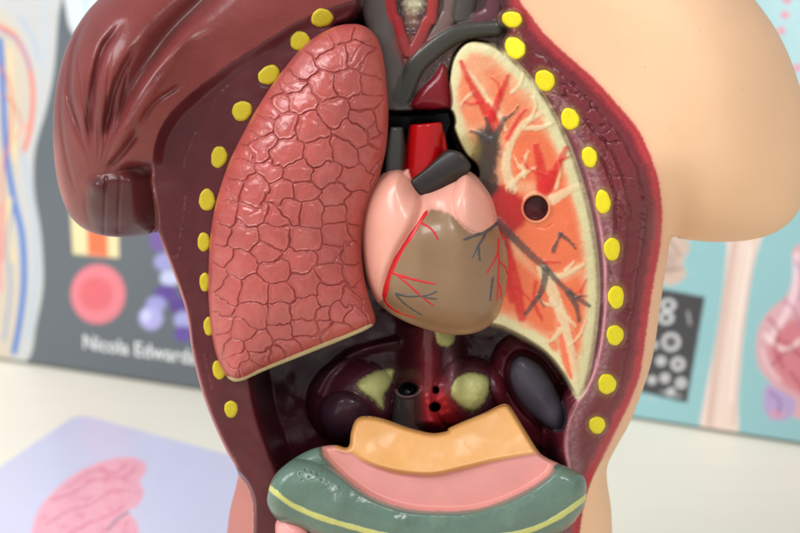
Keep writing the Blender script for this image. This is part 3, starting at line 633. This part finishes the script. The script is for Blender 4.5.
ribs = [(322, 18, 11.5, 9.5, -.2), (300, 41, 10.5, 10, -.5), (269, 75, 12, 9.5, -.6), (242, 111, 11, 10, -.8), (219, 157, 8.5, 11.5, .2), (207, 200, 8.5, 11.5, 0), (204, 242, 7, 10, 0), (205, 282, 6, 10, 0), (209, 326, 6, 10, 0), (219, 370, 7, 10, -.2), (231, 409, 7.2, 9, 0),
        (512, 19.5, 10.5, 8.5, .2), (515, 48, 10, 12, -.6), (545, 80.5, 10, 11.5, -.5), (570, 119, 9.5, 11.5, -.3), (589.5, 157, 8, 11, -.2), (603, 202, 8, 12.5, -.1), (612, 249, 8.5, 12, 0), (616, 297, 8.5, 12, 0), (615, 335, 9, 10.5, 0), (607, 384, 9.5, 10.5, 0), (597, 425, 8.7, 9, 0)]
SD0 = sampler(xs, ys, D); rplane = []
for (x, y, rx, ry, rot) in ribs:
    o4 = np.array([(a, b) for a in (-9, -4, 0, 4, 9) for b in (-9, -4, 0, 4, 9)], float)
    ok = sdf(x+o4[:, 0], y+o4[:, 1], T, 30) > 6; o4 = o4[ok] if ok.sum() > 6 else o4
    zz = SD0(x+o4[:, 0], y+o4[:, 1]); A_ = np.c_[o4, np.ones(len(o4))]; cf = np.linalg.lstsq(A_, zz, rcond=None)[0]; cf[:2] = np.clip(cf[:2], -.5, .5); cf[2] = np.median(zz)
    k1 = ell(x, y, rx*1.35, ry*1.35, rot); mk = (1-ss(.75, 1.0, k1))*(rm > 0)*(np.abs(D-cf[2]) < 25)
    D = D*(1-mk)+(cf[0]*(X-x)+cf[1]*(Y-y)+cf[2])*mk; rplane.append(cf)
    paint(C, (1-ss(.8, 1.15, k1+.12*nzf))*m, (150, 128, 60), .28*(x > 400))
# --- build the torso parts
base = W(np.array(420.), np.array(775.), np.array(60.)); base[2] = 0
torso = root('anatomical_torso', base, 'open plastic teaching torso with one maroon muscle shoulder and one peach skin shoulder', 'anatomical model')
V = W(X, Y, D).reshape(-1, 3); Cf = C.reshape(-1, 3); Rf = RG.ravel()
rf = region[:-1, :-1][q]; F = faces_of(X.shape, q)[:, ::-1]
names = {0: ('skin_shell', M_skin), 1: ('shoulder_muscle', M_flesh), 2: ('chest_wall', M_flesh), 3: ('cavity_wall', M_cav), 4: ('lung_section', M_rib), 5: ('vein', M_cav), 6: ('artery', M_cav), 10: ('adrenal_gland', M_cav), 11: ('adrenal_gland', M_cav), 12: ('aorta', M_cav), 15: ('vein', M_cav), 16: ('artery', M_cav), 17: ('artery', M_cav), 18: ('vein', M_cav), 21: ('vein', M_cav), 22: ('vein', M_cav), 23: ('arm_stump', M_stump), 19: ('vein', M_cav), 20: ('oesophagus', M_cav), 7: ('kidney', M_cav), 8: ('windpipe', M_cav), 9: ('spleen', M_cav)}
# side walls run back from the front sheet's edge
Ed = np.concatenate([F[:, [0, 1]], F[:, [1, 2]], F[:, [2, 3]], F[:, [3, 0]]]); Er = np.tile(rf, 4)
key = np.sort(Ed, 1); kk = key[:, 0].astype(np.int64)*V.shape[0]+key[:, 1]
u, ix, cnt = np.unique(kk, return_index=True, return_counts=True); be = Ed[ix[cnt == 1]]; br = Er[ix[cnt == 1]]
nV = len(V); Xf, Yf, Df = X.ravel(), Y.ravel(), D.ravel()
_l = np.hypot(430-Xf, 200-Yf)+1e-6; V2 = W(Xf+2.5*(430-Xf)/_l, Yf+2.5*(200-Yf)/_l, np.maximum(Df+20, 135.0)); Vall = np.concatenate([V, V2]); Call = np.concatenate([Cf, Cf]); Rall = np.concatenate([Rf, Rf])
WF = np.stack([be[:, 1], be[:, 0], be[:, 0]+nV, be[:, 1]+nV], 1)
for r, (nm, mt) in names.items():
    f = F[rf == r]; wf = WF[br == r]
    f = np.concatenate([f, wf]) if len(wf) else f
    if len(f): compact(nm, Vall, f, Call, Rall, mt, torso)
Xb, Yb = grid(40, 830, -208, 790, 5); Xb, Yb, sb_, qb, rb = snapped(Xb, Yb, T, 5)
_l = np.hypot(430-Xb, 200-Yb)+1e-6; Xb, Yb = Xb+6*(430-Xb)/_l, Yb+6*(200-Yb)/_l; Db = 134+95*infl(sb_, 90); Cb = np.zeros(Xb.shape+(3,)); Cb[:] = lin((236, 196, 150))
compact('back_shell', W(Xb, Yb, Db).reshape(-1, 3), faces_of(Xb.shape, qb), Cb.reshape(-1, 3), np.full(Xb.size, .5), M_skin, torso)

SD = sampler(xs, ys, D)
rs = np.random.RandomState(4)
for (x, y, rx, ry, rot), cf in zip(ribs, rplane):
    left = x < 400; pln = lambda a, b, x=x, y=y, cf=cf: cf[0]*(a-x)+cf[1]*(b-y)+cf[2]
    patch('rib_end', E(x, y, rx, ry, 30, rot), pln, 1.7, (184, 164, 20) if left else (220, 204, 8), M_rib, torso, .7, 3.5, .5, 1.0, .06, .03)
# ================================================================== LUNG
LP = smooth([(352, 24), (366, 27), (377, 38), (383, 56), (387, 88), (388.5, 118), (386, 150), (378, 182), (367, 212), (362, 243), (364, 274), (370, 300), (375.5, 318), (371, 327), (347, 338), (302, 356), (264, 371), (241, 381), (229, 379), (219, 363), (212, 336), (208.5, 300), (208.5, 270), (211, 230), (218, 195), (230, 160), (245, 130), (262, 100), (283, 70), (306, 44), (331, 28)], 6)
lst = .55
X, Y = grid(204, 392, 20, 385, lst); X, Y, s, q, rim = snapped(X, Y, LP, lst)
cut = ld(X, Y, [(371, 329), (347, 340), (302, 358), (264, 373), (241, 383), (228, 381)], 400)[0]
gx = np.arange(190, 404, 3.0); gy = np.arange(10, 400, 3.0); GX, GY = np.meshgrid(gx, gy)
sbl = sampler(gx, gy, blur(np.maximum(sdf(GX, GY, LP, 10), 0), 4))(X, Y)
wg = ss(8, 36, s); sm = s*(1-wg)+sbl*wg
Rr = 14+58*ss(0, 60, cut)
edge = 26+0*X; D = edge-edge*0
Hh = 78.0
prof = infl(sm, Rr)
D = -3-46*prof*(.62+.38*infl(sm, 85)) - 8*ss(300, 200, X)*0
D = D+10*ss(60, 0, cut)*prof
seeds = [((a/2.96+200), (b/2.96+20)) for a, b in [(425, 40), (485, 52), (350, 80), (395, 118), (470, 100), (515, 135), (300, 140), (365, 195), (438, 188), (500, 185), (262, 185), (300, 240), (232, 240), (400, 275), (485, 250), (535, 300), (190, 262), (250, 310), (170, 310), (325, 320), (462, 335), (505, 322), (180, 370), (258, 398), (350, 400), (425, 400), (510, 400), (125, 395), (118, 440), (205, 450), (300, 452), (372, 458), (445, 470), (545, 440), (100, 495), (165, 500), (238, 508), (312, 515), (400, 525), (60, 515), (215, 215), (150, 345), (540, 370), (490, 300)]]
seeds += [((a/2.805+200), (b/2.805+200)) for a, b in [(60, 30), (150, 48), (215, 62), (262, 28), (312, 30), (380, 40), (445, 30), (120, 100), (212, 102), (40, 90), (290, 108), (388, 100), (440, 95), (185, 147), (60, 160), (112, 182), (205, 200), (280, 170), (372, 155), (430, 150), (40, 215), (152, 250), (82, 250), (232, 258), (296, 232), (370, 212), (440, 205), (48, 300), (370, 265), (155, 320), (222, 320), (302, 308), (430, 280), (48, 350), (120, 370), (232, 378), (350, 322), (400, 312), (465, 255), (90, 412), (165, 408), (298, 362), (362, 350), (430, 325), (475, 300), (112, 448), (175, 440), (240, 410), (300, 392), (88, 480), (140, 472), (380, 362), (60, 400), (210, 435)]]
seeds = np.array(seeds)
wx = X+2.2*vnoise(X, Y, 8, 68, 1)+3.4*vnoise(X, Y, 15, 61, 2)+.9*vnoise(X, Y, 4, 62, 1); wy = Y+2.6*vnoise(X, Y, 8, 69, 1)+3.4*vnoise(X, Y, 15, 63, 2)+.9*vnoise(X, Y, 4, 64, 1)
f1 = np.full(X.shape, 1e9); f2 = np.full(X.shape, 1e9); rr = np.random.RandomState(8)
for i, (sx, sy) in enumerate(seeds):
    d = np.sqrt((wx-sx)**2+((wy-sy)*1.12)**2)+rr.rand()*3.5
    n1 = d < f1; f2 = np.where(n1, f1, np.minimum(f2, d)); f1 = np.where(n1, d, f1)
gp = f2-f1; inr = ss(0, 6, s)
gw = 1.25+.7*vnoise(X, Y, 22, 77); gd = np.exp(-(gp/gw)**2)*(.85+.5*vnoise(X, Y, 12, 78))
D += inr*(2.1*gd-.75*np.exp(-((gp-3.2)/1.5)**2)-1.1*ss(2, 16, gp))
D -= .35*vnoise(X, Y, 5, 66, 3)*inr
for p in ([(372, 40), (360, 46), (352, 60)], [(334, 262), (340, 254), (347, 248)], [(250, 215), (260, 210), (268, 214)], [(285, 85), (300, 80), (310, 82)]):
    d, t = ld(X, Y, p, 8); D += 1.2*np.exp(-(d/1.0)**2)
C = np.zeros(X.shape+(3,)); C[:] = lin((164, 72, 66)); C *= (1+.10*vnoise(X, Y, 26, 67)+.07*vnoise(X, Y, 6, 75))[..., None]
paint(C, ss(.1, .8, vnoise(X, Y, 17, 76)), (172, 92, 84), .5)
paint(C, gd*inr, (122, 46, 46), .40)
bandw = 1.7+1.4*np.clip((X-240)/60, 0, 1)*np.clip((375-X)/40, 0, 1)
cb = (1-ss(-.6, .6, cut-3.2-bandw*.9-.3*vnoise(X, Y, 5, 3)))*(X > 224)
paint(C, cb, (216, 196, 150)); RGl = np.full(X.shape, .33)
lung = root('lung_model', W(np.array(290.), np.array(375.), np.array(40.)), 'pink-red plastic lung with carved cell lines and cream lower edge, inside the torso', 'lung model')
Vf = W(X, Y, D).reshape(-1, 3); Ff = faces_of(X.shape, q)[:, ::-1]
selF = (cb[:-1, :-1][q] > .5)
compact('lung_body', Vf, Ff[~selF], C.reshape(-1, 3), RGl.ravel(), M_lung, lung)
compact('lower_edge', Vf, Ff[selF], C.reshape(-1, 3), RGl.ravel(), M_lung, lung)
Dbk = D[:]*0-3+70*infl(s, 40); Dbk[rim] = D[rim]
compact('lung_back', W(X, Y, Dbk)[::1].reshape(-1, 3), faces_of(X.shape, q), np.tile(lin((150, 70, 68)), (X.size, 1)), RGl.ravel(), M_lung, lung)

# ================================================================== HEART
HP = smooth([(384, 172), (392, 168), (402, 168), (412, 176), (422, 186), (436, 184), (452, 176), (464, 170), (474, 174), (484, 184), (492, 196), (497, 211), (500, 226), (506, 240), (509.5, 258), (509, 280), (505, 300), (498, 317), (486, 328), (470, 334), (448, 334.5), (425, 329), (402, 320), (386, 310), (374, 298), (366, 280), (361.5, 256), (360.5, 230), (364, 206), (372, 186)], 6)
heart = root('heart_model', W(np.array(435.), np.array(334.), np.array(30.)), 'pink and brown plastic heart with thin red and grey vessels, beside the lung', 'heart model')
hst = .7
X, Y = grid(356, 514, 163, 339, hst); X, Y, s, q, rim = snapped(X, Y, HP, hst)
gx = np.arange(340, 530, 3.0); gy = np.arange(150, 350, 3.0); GX, GY = np.meshgrid(gx, gy)
sbl = sampler(gx, gy, blur(np.maximum(sdf(GX, GY, HP, 10), 0), 4))(X, Y)
wg = ss(8, 40, s); sm = s*(1-wg)+sbl*wg
D = 12-62*infl(sm, 62)*(.7+.3*infl(sm, 80))
at_ = sdf(X, Y, smooth([(380, 168), (394, 166), (410, 174), (418, 188), (420, 204), (412, 226), (398, 250), (386, 278), (380, 304), (366, 300), (352, 260), (352, 210), (366, 180)], 6), 40)
D -= 8*infl(np.maximum(at_, 0), 24)*ss(0, 6, s); D += 4*np.exp(-(at_/3.5)**2)
pu = sdf(X, Y, smooth([(456, 182), (468, 172), (484, 182), (498, 200), (504, 220), (488, 231), (474, 232), (460, 222), (452, 204)], 6), 30)
D -= 7*infl(np.maximum(pu, 0), 20)*ss(0, 6, s); D += 2*np.exp(-(pu/5)**2)
D += 4*np.exp(-((np.sqrt((X-436)**2+(Y-208)**2))/8)**2)
D -= 1.8*np.exp(-((X-419)/9)**2-((Y-262)/34)**2)+2.5*np.exp(-((X-470)/22)**2-((Y-262)/28)**2)-1.2*np.exp(-((X-443)/12)**2-((Y-245)/34)**2)
D += .8*vnoise(X, Y, 22, 71, 2)
C = np.zeros(X.shape+(3,)); C[:] = lin((214, 152, 134))
vt = sdf(X, Y, smooth([(428, 212), (436, 210), (446, 212), (456, 219), (464, 228), (476, 234), (488, 230), (500, 222), (516, 230), (520, 290), (500, 345), (430, 345), (380, 320), (379, 304), (384, 296), (390, 273), (401, 251), (413, 234)], 6), 30)
paint(C, ss(-1.8, 1.8, vt+1.0*vnoise(X, Y, 2.5, 5, 2)), (134, 104, 76))
nr = vnoise(X, Y, 26, 72); C *= (1+.03*nr)[..., None]
paint(C, (1-ss(2, 9, s))*ss(-2, 3, vt), (178, 138, 108), .5)
RGh = np.full(X.shape, .36); Vf = W(X, Y, D).reshape(-1, 3); Ff = faces_of(X.shape, q)[:, ::-1]
selV = (vt[:-1, :-1][q] > 0)
compact('atrium', Vf, Ff[~selV], C.reshape(-1, 3), RGh.ravel(), M_heart, heart)
compact('ventricle', Vf, Ff[selV], C.reshape(-1, 3), RGh.ravel(), M_heart, heart)
Dbk = 12+26*infl(s, 40); Dbk[rim] = D[rim]
compact('heart_back', W(X, Y, Dbk).reshape(-1, 3), faces_of(X.shape, q), np.tile(lin((180, 120, 105)), (X.size, 1)), RGh.ravel(), M_heart, heart)
gxh = np.arange(356, 356+hst*X.shape[1]-1e-6, hst)[:X.shape[1]]; gyh = np.arange(163, 163+hst*X.shape[0]-1e-6, hst)[:X.shape[0]]
HS = sampler(gxh, gyh, D)
vein('coronary_artery', [([(427.5, 210.5), (420, 222), (411, 236), (401, 251), (391, 271), (386.5, 286), (384, 299)], 1.5, 2.3), ([(421, 223), (430, 228), (435, 234), (438, 240)], 1.1, .7), ([(392, 273), (408, 278), (420, 281), (436, 284)], 1.3, .8), ([(398, 276), (409, 285), (422, 297), (434, 306)], 1.0, .6),
     ([(384, 299), (389, 306), (400, 313), (416, 318)], 1.3, .5), ([(499, 238), (498, 250), (499, 262), (498, 278), (497, 300)], 1.0, .7), ([(498, 253), (493, 263), (486, 274)], .9, .6), ([(500, 262), (505, 267), (508, 275)], .8, .5), ([(499, 283), (501, 292), (501, 299)], .8, .5), ([(499, 226), (501, 234), (503, 240)], .7, .5)], HS, (196, 26, 34), M_ves, heart)
vein('coronary_vein', [([(463, 240), (474, 236), (487, 231), (499, 221.5)], 1.1, 1.6), ([(487, 231), (482, 240), (478, 246), (472, 258)], 1.4, .8), ([(479, 246), (479, 254), (480, 261)], 1.0, .9), ([(499, 223), (504, 234), (507, 248)], 1.2, .8), ([(493, 277), (491.5, 288), (490, 301)], 1.2, 1.0),
     ([(395, 293), (403, 302), (412, 309), (422, 315)], 1.0, .7), ([(395, 293), (406, 296), (419, 296), (428, 295), (437, 291)], 1.0, .9), ([(420, 296), (428, 298), (437, 299)], .9, .7)], HS, (78, 74, 74), M_ves, heart)

def stump(name, P, axis, r, depth, c, rough, mat=M_ves, st=.6, R=None, bend=0):
    X, Y = grid(P[:, 0].min()-2, P[:, 0].max()+2, P[:, 1].min()-2, P[:, 1].max()+2, st); X, Y, s, q, rim = snapped(X, Y, P, st)
    (ax, ay), (bx, by) = axis; L = math.hypot(bx-ax, by-ay); dd = ((X-ax)*(by-ay)-(Y-ay)*(bx-ax))/L; t = ((X-ax)*(bx-ax)+(Y-ay)*(by-ay))/L**2
    z = depth-np.sqrt(np.clip(r*r-dd*dd, 0, None))+bend*(t-.5)+4*(1-infl(s, 3))
    C = np.zeros(X.shape+(3,)); C[:] = lin(c); C *= (1+.06*vnoise(X, Y, 6, 9))[..., None]
    ob = compact(name, W(X, Y, z).reshape(-1, 3), faces_of(X.shape, q)[:, ::-1], C.reshape(-1, 3), np.full(X.size, rough), mat, heart)
    zb = depth+26+0*X; V = np.concatenate([W(P[:, 0], P[:, 1], sampler(X[0], Y[:, 0], z)(P[:, 0], P[:, 1])+1.5), W(P[:, 0], P[:, 1], np.full(len(P), depth+30))]); n = len(P)
    mesh(name+'_wall', V, [(i, n+i, n+(i+1) % n, (i+1) % n) for i in range(n)], mat, ob if False else heart, np.tile(lin(c), (2*n, 1)), np.full(2*n, rough))
def rpoly(pts, r=2.0):
    P = np.array(pts, float); out = []; n = len(P)
    for i in range(n):
        a, b, c = P[i-1], P[i], P[(i+1) % n]; p0 = b+(a-b)/np.linalg.norm(a-b)*r; p1 = b+(c-b)/np.linalg.norm(c-b)*r
        for k in range(5):
            t = k/4; out.append((1-t)**2*p0+2*t*(1-t)*b+t*t*p1)
    return np.array(out)
stump('caval_vein', rpoly([(390, 127), (403, 127), (406, 150), (403, 182), (384, 180), (386, 150)], 2), ((394, 126), (393, 180)), 11, 8, (58, 58, 54), .25)
stump('aorta', rpoly([(409, 125), (442, 122), (446, 140), (449, 158), (420, 188), (400, 181), (405, 150)], 3), ((426, 124), (422, 190)), 17.5, 12, (168, 3, 8), .16)
stump('pulmonary_artery', rpoly([(409, 181), (426, 168), (447, 148), (461, 152), (473, 166), (463, 180), (440, 194), (419, 198)], 6), ((408, 194), (470, 156)), 22, 8, (34, 28, 24), .42)
patch('valve_rim', rpoly([(396, 182), (404, 170), (409, 168), (415, 186), (409, 190)], 2), lambda a, b: 0*a-4, 2, (226, 158, 140), M_heart, heart, .7, 3, .35, 10)

# ================================================================== INTESTINE BLOCK
IP = smooth([(268, 492), (274, 476), (290, 461), (312, 449), (334, 445), (348, 447), (351, 432), (356, 419.5), (366, 416), (384, 419), (410, 428), (432, 433), (447, 431), (449, 428), (462, 422), (484, 413), (500, 405), (507, 404.5), (512, 409), (524, 428), (537, 449), (544, 456), (558, 463), (574, 470), (584, 477), (586.5, 490), (582, 510), (566, 530), (535, 548), (480, 562), (420, 565), (360, 556), (312, 540), (280, 522), (268, 506)], 6)
gut = root('intestine_model', W(np.array(428.), np.array(640.), np.array(30.)), 'green, pink and orange plastic bowel block at the bottom of the open torso', 'bowel model')
X, Y = grid(262, 592, 400, 570, .8); X, Y, s, q, rim = snapped(X, Y, IP, .8)
gi = [(322, 449), (326, 458), (340, 472), (360, 489), (382, 501), (410, 509), (436, 511), (470, 510), (500, 502), (528, 489), (548, 475), (560, 463)]
gband = smooth(gi+[(600, 470), (600, 600), (250, 600), (250, 430), (318, 440)], 5); gs = sdf(X, Y, gband, 60)          # + inside green
pl = [(340, 451), (352, 453), (364, 461), (384, 469), (408, 474), (434, 475), (462, 469), (490, 462), (515, 457), (541, 452)]
ob_ = smooth(pl+[(560, 440), (560, 390), (330, 390), (332, 440)], 5); os_ = sdf(X, Y, ob_, 40)                        # + inside orange
# front depth: colon is a thick roll, mesentery a slope behind it, pancreas a slab rising to the back
midc = ld(X, Y, [(286, 492), (310, 496), (350, 514), (400, 528), (440, 531), (490, 527), (540, 508), (568, 490)], 80)[0]
D = -32-26*np.sqrt(np.clip(1-(midc/34)**2, 0, 1))
pink = -14-.35*(Y-470); D = np.where(gs < 0, np.minimum(pink-3, pink), D)
blend = ss(-5, 5, gs); D2 = -32-26*np.sqrt(np.clip(1-(midc/34)**2, 0, 1)); pinkd = -22+.55*(490-Y)*.5
D = D2*blend+(pinkd)*(1-blend)
obl = ss(-3, 4, os_); D -= 3.5*obl; D += .35*(455-Y)*obl
D += 2.4*vnoise(X+.6*Y, Y-.3*X, 30, 81, 1)*obl+.35*vnoise(X, Y, 12, 82, 2)*obl
D -= (2.2*vnoise(X, Y, 30, 83, 2)+.35*vnoise(X, Y, 5, 84, 3))*blend

re = 5+9*blend; D = D+22*(1-infl(s, re))
D += 1.0*np.exp(-(ld(X, Y, gi, 12)[0]/1.6)**2)
C = np.zeros(X.shape+(3,)); C[:] = lin((206, 138, 130))
paint(C, ss(-1, 1, gs+.5*vnoise(X, Y, 8, 2)), (88, 110, 97)); paint(C, ss(-1.8, 1.2, os_+1.5*vnoise(X, Y, 16, 6, 3)), (206, 150, 88))
paint(C, ss(.2, .8, vnoise(X, Y, 20, 85, 3))*blend, (108, 130, 114), .5)
paint(C, ss(-4, 3, sdf(X, Y, smooth([(322, 450), (344, 452), (352, 462), (344, 474), (330, 460)]), 12)), (206, 136, 122), .5)
td, tt = ld(X, Y, [(266, 484), (276, 493), (294, 506), (322, 518), (352, 527), (400, 538), (450, 540), (500, 536), (530, 530), (560, 516), (590, 494)], 20); tk = 1-ss(2.1, 3.2, td+.6*vnoise(X, Y, 7, 4)); paint(C, tk, (184, 184, 106)); D -= 1.2*tk
for cx, cy, r in [(306, 470, 1.1), (300, 474, .9), (312, 472, .9), (309, 477, .9), (318, 474, 1), (302, 480, .8), (322, 480, .9), (314, 468, .8), (340, 487, .7)]:
    D += 2*np.exp(-((X-cx)**2+(Y-cy)**2)/(r*r))
D -= 3.0*np.exp(-((X-335)/9)**2-((Y-506)/8)**2)+2.0*np.exp(-((X-398)/10)**2-((Y-524)/8)**2)
RGg = np.full(X.shape, .36); RGg = np.where(gs > 0, .27, RGg)
Vf = W(X, Y, D).reshape(-1, 3); Ff = faces_of(X.shape, q)[:, ::-1]; a_, b_ = gs[:-1, :-1][q] > 0, os_[:-1, :-1][q] > 0; tkf = tk[:-1, :-1][q] > .5
colon = compact('colon', Vf, Ff[a_ & ~tkf], C.reshape(-1, 3), RGg.ravel(), M_gut, gut)
cc_ = compact('colon_band', Vf, Ff[a_ & tkf], C.reshape(-1, 3), RGg.ravel(), M_gut, gut)
cc_.parent = colon
compact('mesentery', Vf, Ff[~a_ & ~b_], C.reshape(-1, 3), RGg.ravel(), M_gut, gut)
compact('pancreas', Vf, Ff[b_ & ~a_], C.reshape(-1, 3), RGg.ravel(), M_gut, gut)
Dbk = 10+50*infl(s, 40); Dbk[rim] = D[rim]
compact('block_back', W(X, Y, Dbk).reshape(-1, 3), faces_of(X.shape, q), C.reshape(-1, 3), RGg.ravel(), M_gut, gut)
# small bowel loops below the colon
P = smooth([(277, 520), (290, 515), (330, 528), (400, 548), (480, 548), (545, 530), (562, 540), (566, 600), (540, 665), (430, 690), (320, 665), (285, 600), (276, 540)], 6)
X, Y = grid(270, 572, 508, 694, 1.2); X, Y, s, q, rim = snapped(X, Y, P, 1.2)
D = -4-30*infl(s, 24)
for k_, (cx, cy, r) in enumerate([(291, 531, 13), (318, 545, 14), (350, 556, 14), (390, 566, 15), (430, 570, 15), (470, 566, 15), (510, 560, 15), (545, 550, 13), (310, 585, 16), (350, 600, 16), (400, 606, 16), (450, 606, 16), (500, 600, 16), (540, 590, 14), (340, 640, 16), (400, 650, 16), (460, 650, 16), (520, 640, 14)]):
    d = np.sqrt(((X-cx)/1.3)**2+(Y-cy)**2); D -= 10*np.sqrt(np.clip(1-(d/r)**2, 0, 1))
C = np.zeros(X.shape+(3,)); C[:] = lin((228, 150, 146))
Db_ = 30+20*infl(s, 30); Db_[rim] = D[rim]
f_ = faces_of(X.shape, q); nn = X.size
compact('small_bowel', np.concatenate([W(X, Y, D).reshape(-1, 3), W(X, Y, Db_).reshape(-1, 3)]), np.concatenate([f_[:, ::-1], f_+nn]), np.tile(C.reshape(-1, 3), (2, 1)), np.full(2*nn, .3), M_gut, gut)
for o in bpy.data.objects:
    if '_w' in o: del o['_w']
